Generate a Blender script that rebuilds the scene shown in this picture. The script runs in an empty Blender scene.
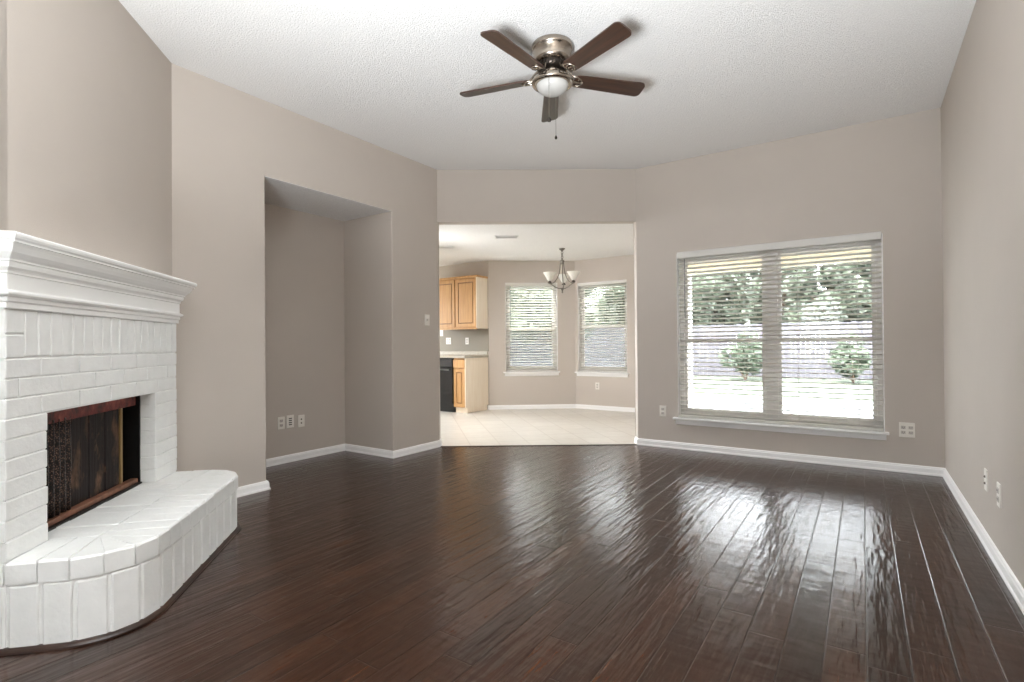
import bpy, bmesh, math, random
from mathutils import Vector, Matrix
random.seed(7)
S = bpy.context.scene
COL = S.collection
PI = math.pi

# ------------------------------------------------------------------ camera
H_EYE = 1.1222
cam_d = bpy.data.cameras.new('camera')
cam = bpy.data.objects.new('camera', cam_d)
COL.objects.link(cam)
cam_d.sensor_fit = 'HORIZONTAL'
cam_d.sensor_width = 36.0
cam_d.lens = 36.0 * 522.38 / 1024.0
cam_d.clip_start = 0.02
cam_d.clip_end = 200
YAW, PITCH, ROLL = 0.5915, 0.0058, -0.0082
_f = Vector((-math.sin(YAW) * math.cos(PITCH), math.cos(YAW) * math.cos(PITCH), math.sin(PITCH)))
_r = Vector((math.cos(YAW), math.sin(YAW), 0))
_u = _r.cross(_f)
_r2 = _r * math.cos(ROLL) + _u * math.sin(ROLL)
_u2 = -_r * math.sin(ROLL) + _u * math.cos(ROLL)
cam.matrix_world = Matrix(((_r2.x, _u2.x, -_f.x, 0), (_r2.y, _u2.y, -_f.y, 0), (_r2.z, _u2.z, -_f.z, H_EYE), (0, 0, 0, 1)))
S.camera = cam

# ------------------------------------------------------------------ world, sun, fill lamps, exposure
S.view_settings.view_transform = 'Standard'
S.view_settings.look = 'None'
S.view_settings.gamma = 1.0
S.view_settings.exposure = 2.28
S.view_settings.use_curve_mapping = False
S.cycles.use_denoising = True
S.cycles.sample_clamp_indirect = 8.0
S.cycles.caustics_reflective = False
S.cycles.caustics_refractive = False
S.cycles.max_bounces = 10
S.cycles.diffuse_bounces = 6
S.cycles.transparent_max_bounces = 16

W = bpy.data.worlds.new('sky')
S.world = W
W.use_nodes = True
bg = W.node_tree.nodes['Background']
bg.inputs['Color'].default_value = (0.90, 0.955, 1.0, 1)
bg.inputs['Strength'].default_value = 6.0

sun_d = bpy.data.lights.new('sun', 'SUN')
sun_d.energy = 3.5
sun_d.angle = math.radians(3)
sun_d.color = (1.0, 0.96, 0.88)
sun = bpy.data.objects.new('sun', sun_d)
COL.objects.link(sun)
sun.rotation_euler = Vector((0.35, 0.75, -0.95)).to_track_quat('-Z', 'Y').to_euler()


def area(name, loc, direction, sx, sy, power, color=(1, 1, 1)):
    d = bpy.data.lights.new(name, 'AREA')
    d.shape = 'RECTANGLE'
    d.size = sx
    d.size_y = sy
    d.energy = power
    d.color = color
    o = bpy.data.objects.new(name, d)
    COL.objects.link(o)
    o.location = loc
    o.rotation_euler = Vector(direction).to_track_quat('-Z', 'Z').to_euler()
    return o


# added fill lamp at an unseen opening in the kitchen's left wall
area('added_kitchen_fill', (-8.45, 5.6, 1.5), (1, -0.3, 0.25), 1.8, 1.3, 5, (0.94, 0.97, 1.0))
# unseen fill lamp added to brighten the breakfast nook
kl_ = area('added_nook_fill', (-5.35, 4.9, 2.3), (1, 0.5, -0.7), 1.0, 0.4, 13, (0.95, 0.98, 1.0))
kl_.data.spread = math.radians(130)
fl_ = area('added_ceiling_fill', (-0.5, -0.9, 0.6), (-0.05, 0.5, 1), 0.8, 0.8, 52, (0.93, 0.97, 1.0))  # added fill lamp behind the camera, aimed up to brighten the ceiling
fl_.data.spread = math.radians(115)


# ------------------------------------------------------------------ material helpers
def lin(c):
    def g(x):
        x /= 255.0
        return x / 12.92 if x <= 0.04045 else ((x + 0.055) / 1.055) ** 2.4
    return (g(c[0]), g(c[1]), g(c[2]), 1)


class NT:
    def __init__(s, name):
        s.m = bpy.data.materials.new(name)
        s.m.use_nodes = True
        s.t = s.m.node_tree
        s.b = s.t.nodes['Principled BSDF']
        s.out = s.t.nodes['Material Output']
        s._tc = None

    def n(s, kind, **kw):
        nd = s.t.nodes.new(kind)
        for k, v in kw.items():
            setattr(nd, k, v)
        return nd

    def l(s, a, b):
        s.t.links.new(a, b)

    def set(s, **kw):
        for k, v in kw.items():
            s.b.inputs[k.replace('_', ' ')].default_value = v

    @property
    def obj(s):
        if s._tc is None:
            s._tc = s.n('ShaderNodeTexCoord')
        return s._tc.outputs['Object']

    def mapped(s, scale=(1, 1, 1), rot=(0, 0, 0)):
        mp = s.n('ShaderNodeMapping')
        mp.inputs['Scale'].default_value = scale
        mp.inputs['Rotation'].default_value = rot
        s.l(s.obj, mp.inputs['Vector'])
        return mp.outputs['Vector']

    def noise(s, vec, scale, detail=3, rough=0.5):
        nd = s.n('ShaderNodeTexNoise')
        nd.inputs['Scale'].default_value = scale
        nd.inputs['Detail'].default_value = detail
        nd.inputs['Roughness'].default_value = rough
        s.l(vec, nd.inputs['Vector'])
        return nd.outputs['Fac']

    def ramp(s, fac, stops):
        r = s.n('ShaderNodeValToRGB')
        el = r.color_ramp.elements
        while len(el) > 1:
            el.remove(el[-1])
        el[0].position, el[0].color = stops[0]
        for p, c in stops[1:]:
            e = el.new(p)
            e.color = c
        s.l(fac, r.inputs['Fac'])
        return r.outputs['Color']

    def math(s, op, a, b=None, c=None):
        nd = s.n('ShaderNodeMath', operation=op)
        for i, v in enumerate((a, b, c)):
            if v is None:
                continue
            if isinstance(v, (int, float)):
                nd.inputs[i].default_value = v
            else:
                s.l(v, nd.inputs[i])
        return nd.outputs[0]

    def mix(s, fac, a, b, blend='MIX'):
        nd = s.n('ShaderNodeMix', data_type='RGBA', blend_type=blend)
        for sock, v in ((nd.inputs[0], fac), (nd.inputs[6], a), (nd.inputs[7], b)):
            if isinstance(v, (int, float, tuple)):
                sock.default_value = v
            else:
                s.l(v, sock)
        return nd.outputs[2]

    def bump(s, height, strength, dist):
        b = s.n('ShaderNodeBump')
        b.inputs['Strength'].default_value = strength
        b.inputs['Distance'].default_value = dist
        s.l(height, b.inputs['Height'])
        s.l(b.outputs['Normal'], s.b.inputs['Normal'])
        return b


def simple(name, rgb, rough=0.5, metal=0.0, bump=None, var=0.0, vscale=8):
    t = NT(name)
    t.set(Roughness=rough, Metallic=metal)
    c = lin(rgb)
    if var:
        f = t.noise(t.obj, vscale, 4)
        lo = tuple(x * (1 - var) for x in c[:3]) + (1,)
        hi = tuple(min(1, x * (1 + var)) for x in c[:3]) + (1,)
        t.l(t.ramp(f, [(0.3, lo), (0.7, hi)]), t.b.inputs['Base Color'])
    else:
        t.set(Base_Color=c)
    if bump:
        t.bump(t.noise(t.obj, bump[0], 3), bump[1], bump[2])
    return t.m


M = {}
M['wall'] = simple('painted_wall', (193, 184, 175), 0.75, bump=(170, 0.35, 0.002), var=0.02, vscale=2)
M['trim'] = simple('white_trim', (242, 241, 240), 0.35)
M['window_white'] = simple('window_vinyl', (212, 208, 204), 0.4)
M['plastic'] = simple('plate_plastic', (232, 228, 220), 0.35)
M['socket'] = simple('socket_plastic', (196, 190, 182), 0.4)
M['slot'] = simple('socket_slot', (40, 36, 33), 0.6)
M['brick_paint'] = simple('white_painted_brick', (230, 231, 229), 0.42, bump=(60, 0.5, 0.004), var=0.03, vscale=14)
M['mortar_paint'] = simple('white_painted_mortar', (222, 222, 218), 0.5, bump=(90, 0.5, 0.003))
M['mantel'] = simple('mantel_paint', (238, 238, 236), 0.35)
M['black_steel'] = simple('black_steel', (14, 12, 12), 0.45, metal=0.3, var=0.3, vscale=20)
M['dark_shoe'] = simple('dark_shoe_wood', (48, 30, 21), 0.35, var=0.3, vscale=6)
M['nickel'] = simple('brushed_nickel', (168, 158, 146), 0.24, metal=1.0)
M['dark_nickel'] = simple('dark_vent_metal', (66, 60, 55), 0.35, metal=0.9)  # darker metal for the fan flywheel, chain fobs and chandelier sockets
M['chand_metal'] = simple('satin_nickel', (128, 122, 114), 0.32, metal=1.0)
M['cord'] = simple('blind_cord', (205, 203, 198), 0.8)
M['wand'] = simple('clear_grey_wand', (110, 110, 112), 0.3)
M['black_gloss'] = simple('black_appliance', (7, 7, 8), 0.18)
M['grey_gloss'] = simple('dark_grey_appliance', (30, 30, 32), 0.25)
M['appliance_handle'] = simple('grey_handle', (120, 120, 122), 0.3)
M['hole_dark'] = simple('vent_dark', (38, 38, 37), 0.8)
M['vent_white'] = simple('vent_enamel', (222, 222, 220), 0.4)
M['backsplash'] = simple('backsplash_painted_shade', (126, 117, 102), 0.6, bump=(140, 0.3, 0.002))  # wall tone darkened, with the backsplash shadow put into the colour
M['soffit'] = simple('patio_soffit', (238, 228, 206), 0.7)
M['concrete'] = simple('patio_concrete', (84, 84, 85), 0.85, var=0.06, vscale=3)
M['bark'] = simple('tree_bark', (96, 80, 66), 0.9, bump=(25, 0.8, 0.02), var=0.2)


def popcorn():
    t = NT('popcorn_ceiling')
    t.set(Roughness=0.9)
    v = t.n('ShaderNodeTexVoronoi')
    v.inputs['Scale'].default_value = 95
    v.inputs['Randomness'].default_value = 1
    t.l(t.obj, v.inputs['Vector'])
    nz = t.noise(t.obj, 140, 4, 0.65)
    h = t.math('SUBTRACT', nz, t.math('MULTIPLY', v.outputs['Distance'], 0.6))
    t.l(t.ramp(nz, [(0.25, lin((218, 217, 215))), (0.6, lin((241, 240, 239)))]), t.b.inputs['Base Color'])
    t.bump(h, 0.6, 0.008)
    return t.m


M['ceiling'] = popcorn()


def plank_floor():
    t = NT('scraped_plank_floor')
    sep = t.n('ShaderNodeSeparateXYZ')
    t.l(t.obj, sep.inputs[0])
    X, Y = sep.outputs[0], sep.outputs[1]
    wid, lng = 0.127, 1.25
    xr = t.math('DIVIDE', X, wid)
    row = t.math('FLOOR', xr)
    fx = t.math('SUBTRACT', xr, row)
    wn = t.n('ShaderNodeTexWhiteNoise', noise_dimensions='1D')
    t.l(row, wn.inputs['W'])
    yr = t.math('ADD', t.math('DIVIDE', Y, lng), t.math('MULTIPLY', wn.outputs['Value'], 7.3))
    bi = t.math('FLOOR', yr)
    fy = t.math('SUBTRACT', yr, bi)
    cmb = t.n('ShaderNodeCombineXYZ')
    t.l(row, cmb.inputs[0])
    t.l(bi, cmb.inputs[1])
    wn2 = t.n('ShaderNodeTexWhiteNoise', noise_dimensions='2D')
    t.l(cmb.outputs[0], wn2.inputs['Vector'])
    rnd = wn2.outputs['Value']
    # per-plank shifted coordinates
    shift = t.n('ShaderNodeVectorMath', operation='MULTIPLY')
    t.l(wn2.outputs['Color'], shift.inputs[0])
    shift.inputs[1].default_value = (13, 17, 9)
    add = t.n('ShaderNodeVectorMath', operation='ADD')
    t.l(t.obj, add.inputs[0])
    t.l(shift.outputs[0], add.inputs[1])

    def sc(v):
        m = t.n('ShaderNodeVectorMath', operation='MULTIPLY')
        t.l(add.outputs[0], m.inputs[0])
        m.inputs[1].default_value = v
        return m.outputs[0]
    grain = t.noise(sc((60, 5, 1)), 1, 6, 0.65)
    blotch = t.noise(sc((9, 3, 1)), 1, 3, 0.6)
    base = t.ramp(grain, [(0.25, lin((34, 18, 10))), (0.5, lin((60, 35, 21))), (0.78, lin((88, 57, 37)))])
    tint = t.ramp(rnd, [(0.0, lin((176, 168, 164))), (0.5, lin((216, 208, 202))), (1.0, lin((255, 248, 240)))])
    c = t.mix(1.0, base, tint, 'MULTIPLY')
    c = t.mix(t.math('MULTIPLY', t.ramp(blotch, [(0.5, (0, 0, 0, 1)), (0.72, (1, 1, 1, 1))]), 0.55), c, lin((38, 21, 14)))
    # seams
    ex = t.math('MINIMUM', fx, t.math('SUBTRACT', 1.0, fx))
    ey = t.math('MULTIPLY', t.math('MINIMUM', fy, t.math('SUBTRACT', 1.0, fy)), lng / wid)
    ed = t.math('MINIMUM', ex, ey)
    seam = t.n('ShaderNodeMapRange')
    seam.inputs['From Min'].default_value = 0.008
    seam.inputs['From Max'].default_value = 0.03
    t.l(ed, seam.inputs['Value'])
    c = t.mix(seam.outputs[0], lin((24, 14, 10)), c)
    t.l(c, t.b.inputs['Base Color'])
    # hand-scraped relief
    sw = t.noise(sc((26, 3.2, 1)), 1, 2, 0.5)
    sw2 = t.noise(sc((70, 9, 1)), 1, 2, 0.5)
    chat = t.noise(sc((5, 22, 1)), 1, 1, 0.4)
    hgt = t.math('ADD', t.math('MULTIPLY', sw, 0.0046), t.math('MULTIPLY', sw2, 0.0009))
    hgt = t.math('ADD', hgt, t.math('MULTIPLY', chat, 0.0012))
    hgt = t.math('ADD', hgt, t.math('MULTIPLY', seam.outputs[0], 0.0012))
    # slight random tip of each plank
    hgt = t.math('ADD', hgt, t.math('MULTIPLY', t.math('MULTIPLY', fx, t.math('SUBTRACT', rnd, 0.5)), 0.0012))
    t.bump(hgt, 1.0, 1.0)
    t.set(Roughness=0.2)
    t.b.inputs['Specular IOR Level'].default_value = 0.5
    return t.m


M['planks'] = plank_floor()


def tile_floor():
    t = NT('kitchen_floor_tile')
    v = t.mapped((1, 1, 1), (0, 0, math.radians(45)))
    br = t.n('ShaderNodeTexBrick')
    br.offset = 0.0
    br.inputs['Scale'].default_value = 1.0
    br.inputs['Brick Width'].default_value = 0.33
    br.inputs['Row Height'].default_value = 0.33
    br.inputs['Mortar Size'].default_value = 0.008
    br.inputs['Mortar Smooth'].default_value = 0.3
    br.inputs['Color1'].default_value = lin((206, 200, 191))
    br.inputs['Color2'].default_value = lin((194, 187, 177))
    br.inputs['Mortar'].default_value = lin((172, 163, 152))
    t.l(v, br.inputs['Vector'])
    nz = t.noise(t.obj, 9, 4)
    c = t.mix(0.35, br.outputs['Color'], t.ramp(nz, [(0.3, lin((192, 184, 172))), (0.7, lin((214, 208, 198)))]), 'MIX')
    t.l(c, t.b.inputs['Base Color'])
    t.set(Roughness=0.3)
    t.bump(br.outputs['Fac'], -0.4, 0.003)
    return t.m


M['tile'] = tile_floor()


def wood(name, a, b, scale=(30, 30, 2.5), rough=0.4):
    t = NT(name)
    f = t.noise(t.mapped(scale), 1, 5, 0.6)
    t.l(t.ramp(f, [(0.28, lin(a)), (0.72, lin(b))]), t.b.inputs['Base Color'])
    t.set(Roughness=rough)
    t.bump(f, 0.08, 0.002)
    return t.m


M['oak'] = wood('oak_cabinet_face', (176, 130, 78), (206, 162, 108))
M['rust'] = simple('rusted_rail', (124, 84, 64), 0.5, var=0.35, vscale=18)
M['gilt'] = simple('tarnished_brass', (150, 122, 84), 0.4, metal=0.6)
M['oak_shade'] = wood('oak_groove_shade', (120, 80, 44), (146, 102, 60))  # darker oak copy, shade of the door grooves put into the colour
M['maple'] = wood('pale_cabinet_side', (240, 224, 202), (248, 236, 218))
M['blade_wood'] = wood('fan_blade_walnut', (38, 25, 19), (74, 50, 38), (3.0, 50, 50), 0.3)
M['fence'] = wood('weathered_fence', (53, 52, 57), (74, 72, 78), (16, 16, 1.5), 0.85)


def granite():
    t = NT('speckled_countertop')
    f = t.noise(t.obj, 140, 4, 0.7)
    t.l(t.ramp(f, [(0.35, lin((150, 142, 128))), (0.65, lin((206, 198, 184)))]), t.b.inputs['Base Color'])
    t.set(Roughness=0.25)
    return t.m


M['counter'] = granite()


def sooty():
    t = NT('sooty_brown_panel')
    f = t.noise(t.mapped((34, 34, 2.0)), 1, 6, 0.7)
    c = t.ramp(f, [(0.3, lin((40, 23, 16))), (0.5, lin((98, 70, 52))), (0.72, lin((134, 104, 82)))])
    g = t.noise(t.mapped((7, 7, 4)), 1, 4, 0.7)
    k = t.ramp(g, [(0.50, (0, 0, 0, 1)), (0.66, (1, 1, 1, 1))])
    c = t.mix(k, lin((20, 12, 10)), c)
    t.l(c, t.b.inputs['Base Color'])
    t.set(Roughness=0.6)
    t.b.inputs['Specular IOR Level'].default_value = 0.25
    t.bump(f, 0.6, 0.006)
    return t.m


M['soot'] = sooty()


def redbrick():
    t = NT('sooty_red_lintel')
    f = t.noise(t.mapped((14, 14, 9)), 1, 5, 0.7)
    t.l(t.ramp(f, [(0.35, lin((22, 11, 9))), (0.52, lin((112, 40, 30))), (0.72, lin((150, 84, 66)))]), t.b.inputs['Base Color'])
    t.set(Roughness=0.6)
    t.bump(f, 0.5, 0.006)
    return t.m


M['lintel'] = redbrick()


def meshcurtain():
    t = NT('tarnished_mesh')
    v = t.n('ShaderNodeTexVoronoi')
    v.inputs['Scale'].default_value = 130
    t.l(t.obj, v.inputs['Vector'])
    t.l(t.ramp(v.outputs['Distance'], [(0.15, lin((122, 96, 80))), (0.4, lin((30, 19, 16))), (0.8, lin((10, 7, 6)))]), t.b.inputs['Base Color'])
    t.set(Roughness=0.35, Metallic=0.5)
    t.bump(v.outputs['Distance'], 0.8, 0.004)
    return t.m


M['mesh'] = meshcurtain()


def slat_mat():
    t = NT('white_blind_slat')
    t.set(Base_Color=lin((246, 245, 242)), Roughness=0.45)
    tr = t.n('ShaderNodeBsdfTranslucent')
    tr.inputs['Color'].default_value = lin((240, 236, 226))
    mx = t.n('ShaderNodeMixShader')
    mx.inputs[0].default_value = 0.38
    t.l(t.b.outputs[0], mx.inputs[1])
    t.l(tr.outputs[0], mx.inputs[2])
    t.l(mx.outputs[0], t.out.inputs['Surface'])
    return t.m


M['slat'] = slat_mat()


def pane():
    t = NT('window_glass')
    t.t.nodes.remove(t.b)
    tr = t.n('ShaderNodeBsdfTransparent')
    gl = t.n('ShaderNodeBsdfGlossy')
    gl.inputs['Roughness'].default_value = 0.02
    fr = t.n('ShaderNodeFresnel')
    fr.inputs['IOR'].default_value = 1.3
    mx = t.n('ShaderNodeMixShader')
    t.l(fr.outputs[0], mx.inputs[0])
    t.l(tr.outputs[0], mx.inputs[1])
    t.l(gl.outputs[0], mx.inputs[2])
    t.l(mx.outputs[0], t.out.inputs['Surface'])
    return t.m


M['glass'] = pane()


def screen_mat():
    t = NT('insect_screen_mesh')
    t.set(Base_Color=lin((150, 156, 162)), Roughness=0.7)
    tr = t.n('ShaderNodeBsdfTransparent')
    mx = t.n('ShaderNodeMixShader')
    mx.inputs[0].default_value = 0.35
    t.l(tr.outputs[0], mx.inputs[1])
    t.l(t.b.outputs[0], mx.inputs[2])
    t.l(mx.outputs[0], t.out.inputs['Surface'])
    return t.m


M['screen'] = screen_mat()


def frosted(name, rgb, transl=0.5):
    t = NT(name)
    t.set(Base_Color=lin(rgb), Roughness=0.25)
    tr = t.n('ShaderNodeBsdfTranslucent')
    tr.inputs['Color'].default_value = lin(rgb)
    mx = t.n('ShaderNodeMixShader')
    mx.inputs[0].default_value = transl
    t.l(t.b.outputs[0], mx.inputs[1])
    t.l(tr.outputs[0], mx.inputs[2])
    t.l(mx.outputs[0], t.out.inputs['Surface'])
    return t.m


M['bowl'] = frosted('frosted_bowl_glass', (226, 224, 220), 0.35)
M['shade'] = frosted('frosted_shade_glass', (244, 242, 236), 0.5)


def leafmat(name, a, b):
    t = NT(name)
    f = t.noise(t.obj, 2.2, 3)
    col = t.ramp(f, [(0.3, lin(a)), (0.7, lin(b))])
    t.l(col, t.b.inputs['Base Color'])
    t.set(Roughness=0.5)
    tr = t.n('ShaderNodeBsdfTranslucent')
    t.l(col, tr.inputs['Color'])
    mx = t.n('ShaderNodeMixShader')
    mx.inputs[0].default_value = 0.4
    t.l(t.b.outputs[0], mx.inputs[1])
    t.l(tr.outputs[0], mx.inputs[2])
    t.l(mx.outputs[0], t.out.inputs['Surface'])
    return t.m


M['leaf_a'] = leafmat('tree_leaves_green', (46, 52, 44), (98, 106, 90))
M['leaf_b'] = leafmat('tree_leaves_pale', (60, 67, 56), (110, 118, 102))
M['leaf_c'] = leafmat('shrub_leaves', (42, 52, 39), (82, 94, 74))


def lawnmat():
    t = NT('lawn_grass')
    f = t.noise(t.obj, 5, 6, 0.7)
    t.l(t.ramp(f, [(0.3, lin((42, 50, 36))), (0.7, lin((58, 66, 50)))]), t.b.inputs['Base Color'])
    t.set(Roughness=0.9)
    t.bump(t.noise(t.obj, 60, 3), 0.7, 0.03)
    return t.m


M['lawn'] = lawnmat()


# ------------------------------------------------------------------ mesh helpers
class MB:
    def __init__(s):
        s.v = []
        s.f = []
        s.smooth = []

    def add(s, verts, faces, smooth=False):
        o = len(s.v)
        s.v += [tuple(p) for p in verts]
        s.f += [tuple(i + o for i in f) for f in faces]
        s.smooth += [smooth] * len(faces)
        return s

    def box(s, x0, x1, y0, y1, z0, z1, mat=None):
        p = [(x0, y0, z0), (x1, y0, z0), (x1, y1, z0), (x0, y1, z0), (x0, y0, z1), (x1, y0, z1), (x1, y1, z1), (x0, y1, z1)]
        if mat is not None:
            p = [mat @ Vector(q) for q in p]
        return s.add(p, [(0, 3, 2, 1), (4, 5, 6, 7), (0, 1, 5, 4), (1, 2, 6, 5), (2, 3, 7, 6), (3, 0, 4, 7)])

    def cbox(s, x0, x1, y0, y1, z0, z1, c=0.004, mat=None):
        """box with chamfered edges"""
        bm = bmesh.new()
        bmesh.ops.create_cube(bm, size=1)
        for q in bm.verts:
            q.co = Vector(((x0 + x1) / 2 + q.co.x * (x1 - x0), (y0 + y1) / 2 + q.co.y * (y1 - y0), (z0 + z1) / 2 + q.co.z * (z1 - z0)))
        bmesh.ops.bevel(bm, geom=bm.edges[:], offset=c, segments=2, profile=0.6, affect='EDGES')
        bm.verts.index_update()
        vs = [(mat @ q.co) if mat is not None else q.co.copy() for q in bm.verts]
        fs = [[q.index for q in f.verts] for f in bm.faces]
        bm.free()
        return s.add(vs, fs)

    def lathe(s, prof, seg=32, cx=0, cy=0, cz=0, smooth=True, cap=True):
        vs, fs = [], []
        n = len(prof)
        for i in range(seg):
            a = 2 * PI * i / seg
            for r, z in prof:
                vs.append((cx + r * math.cos(a), cy + r * math.sin(a), cz + z))
        for i in range(seg):
            j = (i + 1) % seg
            for k in range(n - 1):
                fs.append((i * n + k, j * n + k, j * n + k + 1, i * n + k + 1))
        if cap:
            if prof[0][0] > 1e-5:
                fs.append(tuple(i * n for i in range(seg))[::-1])
            if prof[-1][0] > 1e-5:
                fs.append(tuple(i * n + n - 1 for i in range(seg)))
        return s.add(vs, fs, smooth)

    def tube(s, pts, r, seg=8, smooth=True):
        pts = [Vector(p) for p in pts]
        n = len(pts)
        rs = r if isinstance(r, (list, tuple)) else [r] * n
        vs, fs = [], []
        up = None
        for i, p in enumerate(pts):
            d = (pts[min(i + 1, n - 1)] - pts[max(i - 1, 0)]).normalized()
            if up is None:
                up = d.orthogonal().normalized()
            up = (up - d * up.dot(d))
            up = up.normalized() if up.length > 1e-6 else d.orthogonal().normalized()
            w = d.cross(up)
            for k in range(seg):
                a = 2 * PI * k / seg
                vs.append(p + up * (rs[i] * math.cos(a)) + w * (rs[i] * math.sin(a)))
        for i in range(n - 1):
            for k in range(seg):
                k2 = (k + 1) % seg
                fs.append((i * seg + k, i * seg + k2, (i + 1) * seg + k2, (i + 1) * seg + k))
        fs.append(tuple(range(seg))[::-1])
        fs.append(tuple((n - 1) * seg + k for k in range(seg)))
        return s.add(vs, fs, smooth)

    def prism(s, poly, z0, z1):
        n = len(poly)
        vs = [(x, y, z0) for x, y in poly] + [(x, y, z1) for x, y in poly]
        fs = [tuple(range(n))[::-1], tuple(range(n, 2 * n))] + [(i, (i + 1) % n, n + (i + 1) % n, n + i) for i in range(n)]
        return s.add(vs, fs)

    def sweep(s, path, prof, closed_profile=True):
        """sweep a profile (offset to the right of the path, z) along a mitred plan path"""
        path = [Vector((p[0], p[1])) for p in path]
        n, m = len(path), len(prof)
        vs, fs = [], []
        for i, p in enumerate(path):
            d0 = (p - path[i - 1]).normalized() if i > 0 else None
            d1 = (path[i + 1] - p).normalized() if i < n - 1 else None
            d0 = d0 or d1
            d1 = d1 or d0
            n0 = Vector((d0.y, -d0.x))
            n1 = Vector((d1.y, -d1.x))
            b = (n0 + n1)
            b = b / max(1e-6, b.dot(n0))
            for o, z in prof:
                vs.append((p.x + b.x * o, p.y + b.y * o, z))
        for i in range(n - 1):
            for k in range(m):
                k2 = (k + 1) % m
                fs.append((i * m + k, (i + 1) * m + k, (i + 1) * m + k2, i * m + k2))
        fs.append(tuple(range(m)))
        fs.append(tuple((n - 1) * m + k for k in range(m))[::-1])
        return s.add(vs, fs)

    def build(s, name, mat, parent=None, bevel=0, fix=True):
        me = bpy.data.meshes.new(name)
        me.from_pydata(s.v, [], s.f)
        me.polygons.foreach_set('use_smooth', s.smooth)
        if fix:
            bm = bmesh.new()
            bm.from_mesh(me)
            bmesh.ops.recalc_face_normals(bm, faces=bm.faces[:])
            bm.to_mesh(me)
            bm.free()
        me.materials.append(M[mat])
        o = bpy.data.objects.new(name, me)
        COL.objects.link(o)
        if parent is not None:
            o.parent = parent
        if bevel:
            b = o.modifiers.new('bevel', 'BEVEL')
            b.width = bevel
            b.segments = 2
            b.limit_method = 'ANGLE'
        return o


def tag(o, label, cat, group=None):
    o['label'] = label
    o['category'] = cat
    if group:
        o['group'] = group
    return o


def struct(o):
    o['kind'] = 'structure'
    return o


def thing(name, label, cat, loc=(0, 0, 0), rz=0.0, group=None):
    o = bpy.data.objects.new(name, None)
    o.empty_display_size = 0.1
    COL.objects.link(o)
    o.location = loc
    o.rotation_euler = (0, 0, rz)
    return tag(o, label, cat, group)


def copy_tree(o, parent=None):
    c = o.copy()
    COL.objects.link(c)
    if parent is not None:
        c.parent = parent
    for ch in list(o.children):
        copy_tree(ch, c)
    return c


# ------------------------------------------------------------------ room measures
LX, RX, FY = -3.8807, 0.5531, 5.568          # left wall, right wall, window wall
CEIL, HEAD, KCEIL = 3.05, 2.4713, 2.56
Y1, Y2, X3 = 1.6556, 4.3244, -2.0719          # fireplace corner, end of left wall, end of window wall
YA0, YA1, DA, ZA = 2.3221, 3.648, 0.7326, 2.4579   # alcove
DW = Vector((X3 - LX, FY - Y2)).normalized()  # diagonal opening direction
DN = Vector((-DW.y, DW.x))                    # through the opening, towards the kitchen
TJ = 0.115
JL = (LX + DN.x * TJ, Y2 + DN.y * TJ)
JR = (X3 + DN.x * TJ, FY + DN.y * TJ)
K, N, R = (-5.33, 7.23), (-4.15, 8.15), (-2.95, 8.15)
REAR = -3.2
E2 = Vector((0.70711, -0.70711))
NB = (LX + E2.x * 1.60, Y1 + E2.y * 1.60)     # end of the fireplace wall


def wall(name, p0, p1, z0, z1, holes=(), thick=0.12, bull=None):
    """wall whose room face runs p0->p1 with the room on the right; thickness to the left"""
    p0, p1 = Vector((p0[0], p0[1])), Vector((p1[0], p1[1]))
    L = (p1 - p0).length
    d = (p1 - p0) / L
    nrm = Vector((-d.y, d.x))
    ss = sorted({0.0, L} | {h[0] for h in holes} | {h[1] for h in holes})
    zs = sorted({z0, z1} | {h[2] for h in holes} | {h[3] for h in holes})
    ss = [q for q in ss if -1e-6 <= q <= L + 1e-6]
    zs = [q for q in zs if z0 - 1e-6 <= q <= z1 + 1e-6]
    bm = bmesh.new()
    cache = {}

    def vert(a, z):
        k = (round(a, 5), round(z, 5))
        if k not in cache:
            q = p0 + d * a
            cache[k] = bm.verts.new((q.x, q.y, z))
        return cache[k]
    for i in range(len(ss) - 1):
        for j in range(len(zs) - 1):
            a, b, lo, hi = ss[i], ss[i + 1], zs[j], zs[j + 1]
            ma, mz = (a + b) / 2, (lo + hi) / 2
            if any(h[0] < ma < h[1] and h[2] < mz < h[3] for h in holes):
                continue
            bm.faces.new((vert(a, lo), vert(b, lo), vert(b, hi), vert(a, hi)))
    ret = bmesh.ops.extrude_face_region(bm, geom=bm.faces[:])
    for g in ret['geom']:
        if isinstance(g, bmesh.types.BMVert):
            g.co += Vector((nrm.x, nrm.y, 0)) * thick
    bmesh.ops.recalc_face_normals(bm, faces=bm.faces[:])
    if bull:
        es = []
        for e in bm.edges:
            ok = True
            for q in e.verts:
                rel = Vector((q.co.x, q.co.y)) - p0
                if abs(rel.dot(nrm)) > 1e-4:
                    ok = False
            if not ok:
                continue
            a = (Vector((e.verts[0].co.x, e.verts[0].co.y)) - p0).dot(d)
            b = (Vector((e.verts[1].co.x, e.verts[1].co.y)) - p0).dot(d)
            if abs(a - b) < 1e-4 and any(abs(a - s_) < 1e-3 for s_ in bull) and e.calc_face_angle(0) > 0.5:
                es.append(e)
        if es:
            bmesh.ops.bevel(bm, geom=es, offset=0.012, segments=4, profile=0.5, affect='EDGES')
    me = bpy.data.meshes.new(name)
    bm.to_mesh(me)
    bm.free()
    me.materials.append(M['wall'])
    o = bpy.data.objects.new(name, me)
    COL.objects.link(o)
    return struct(o)


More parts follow.
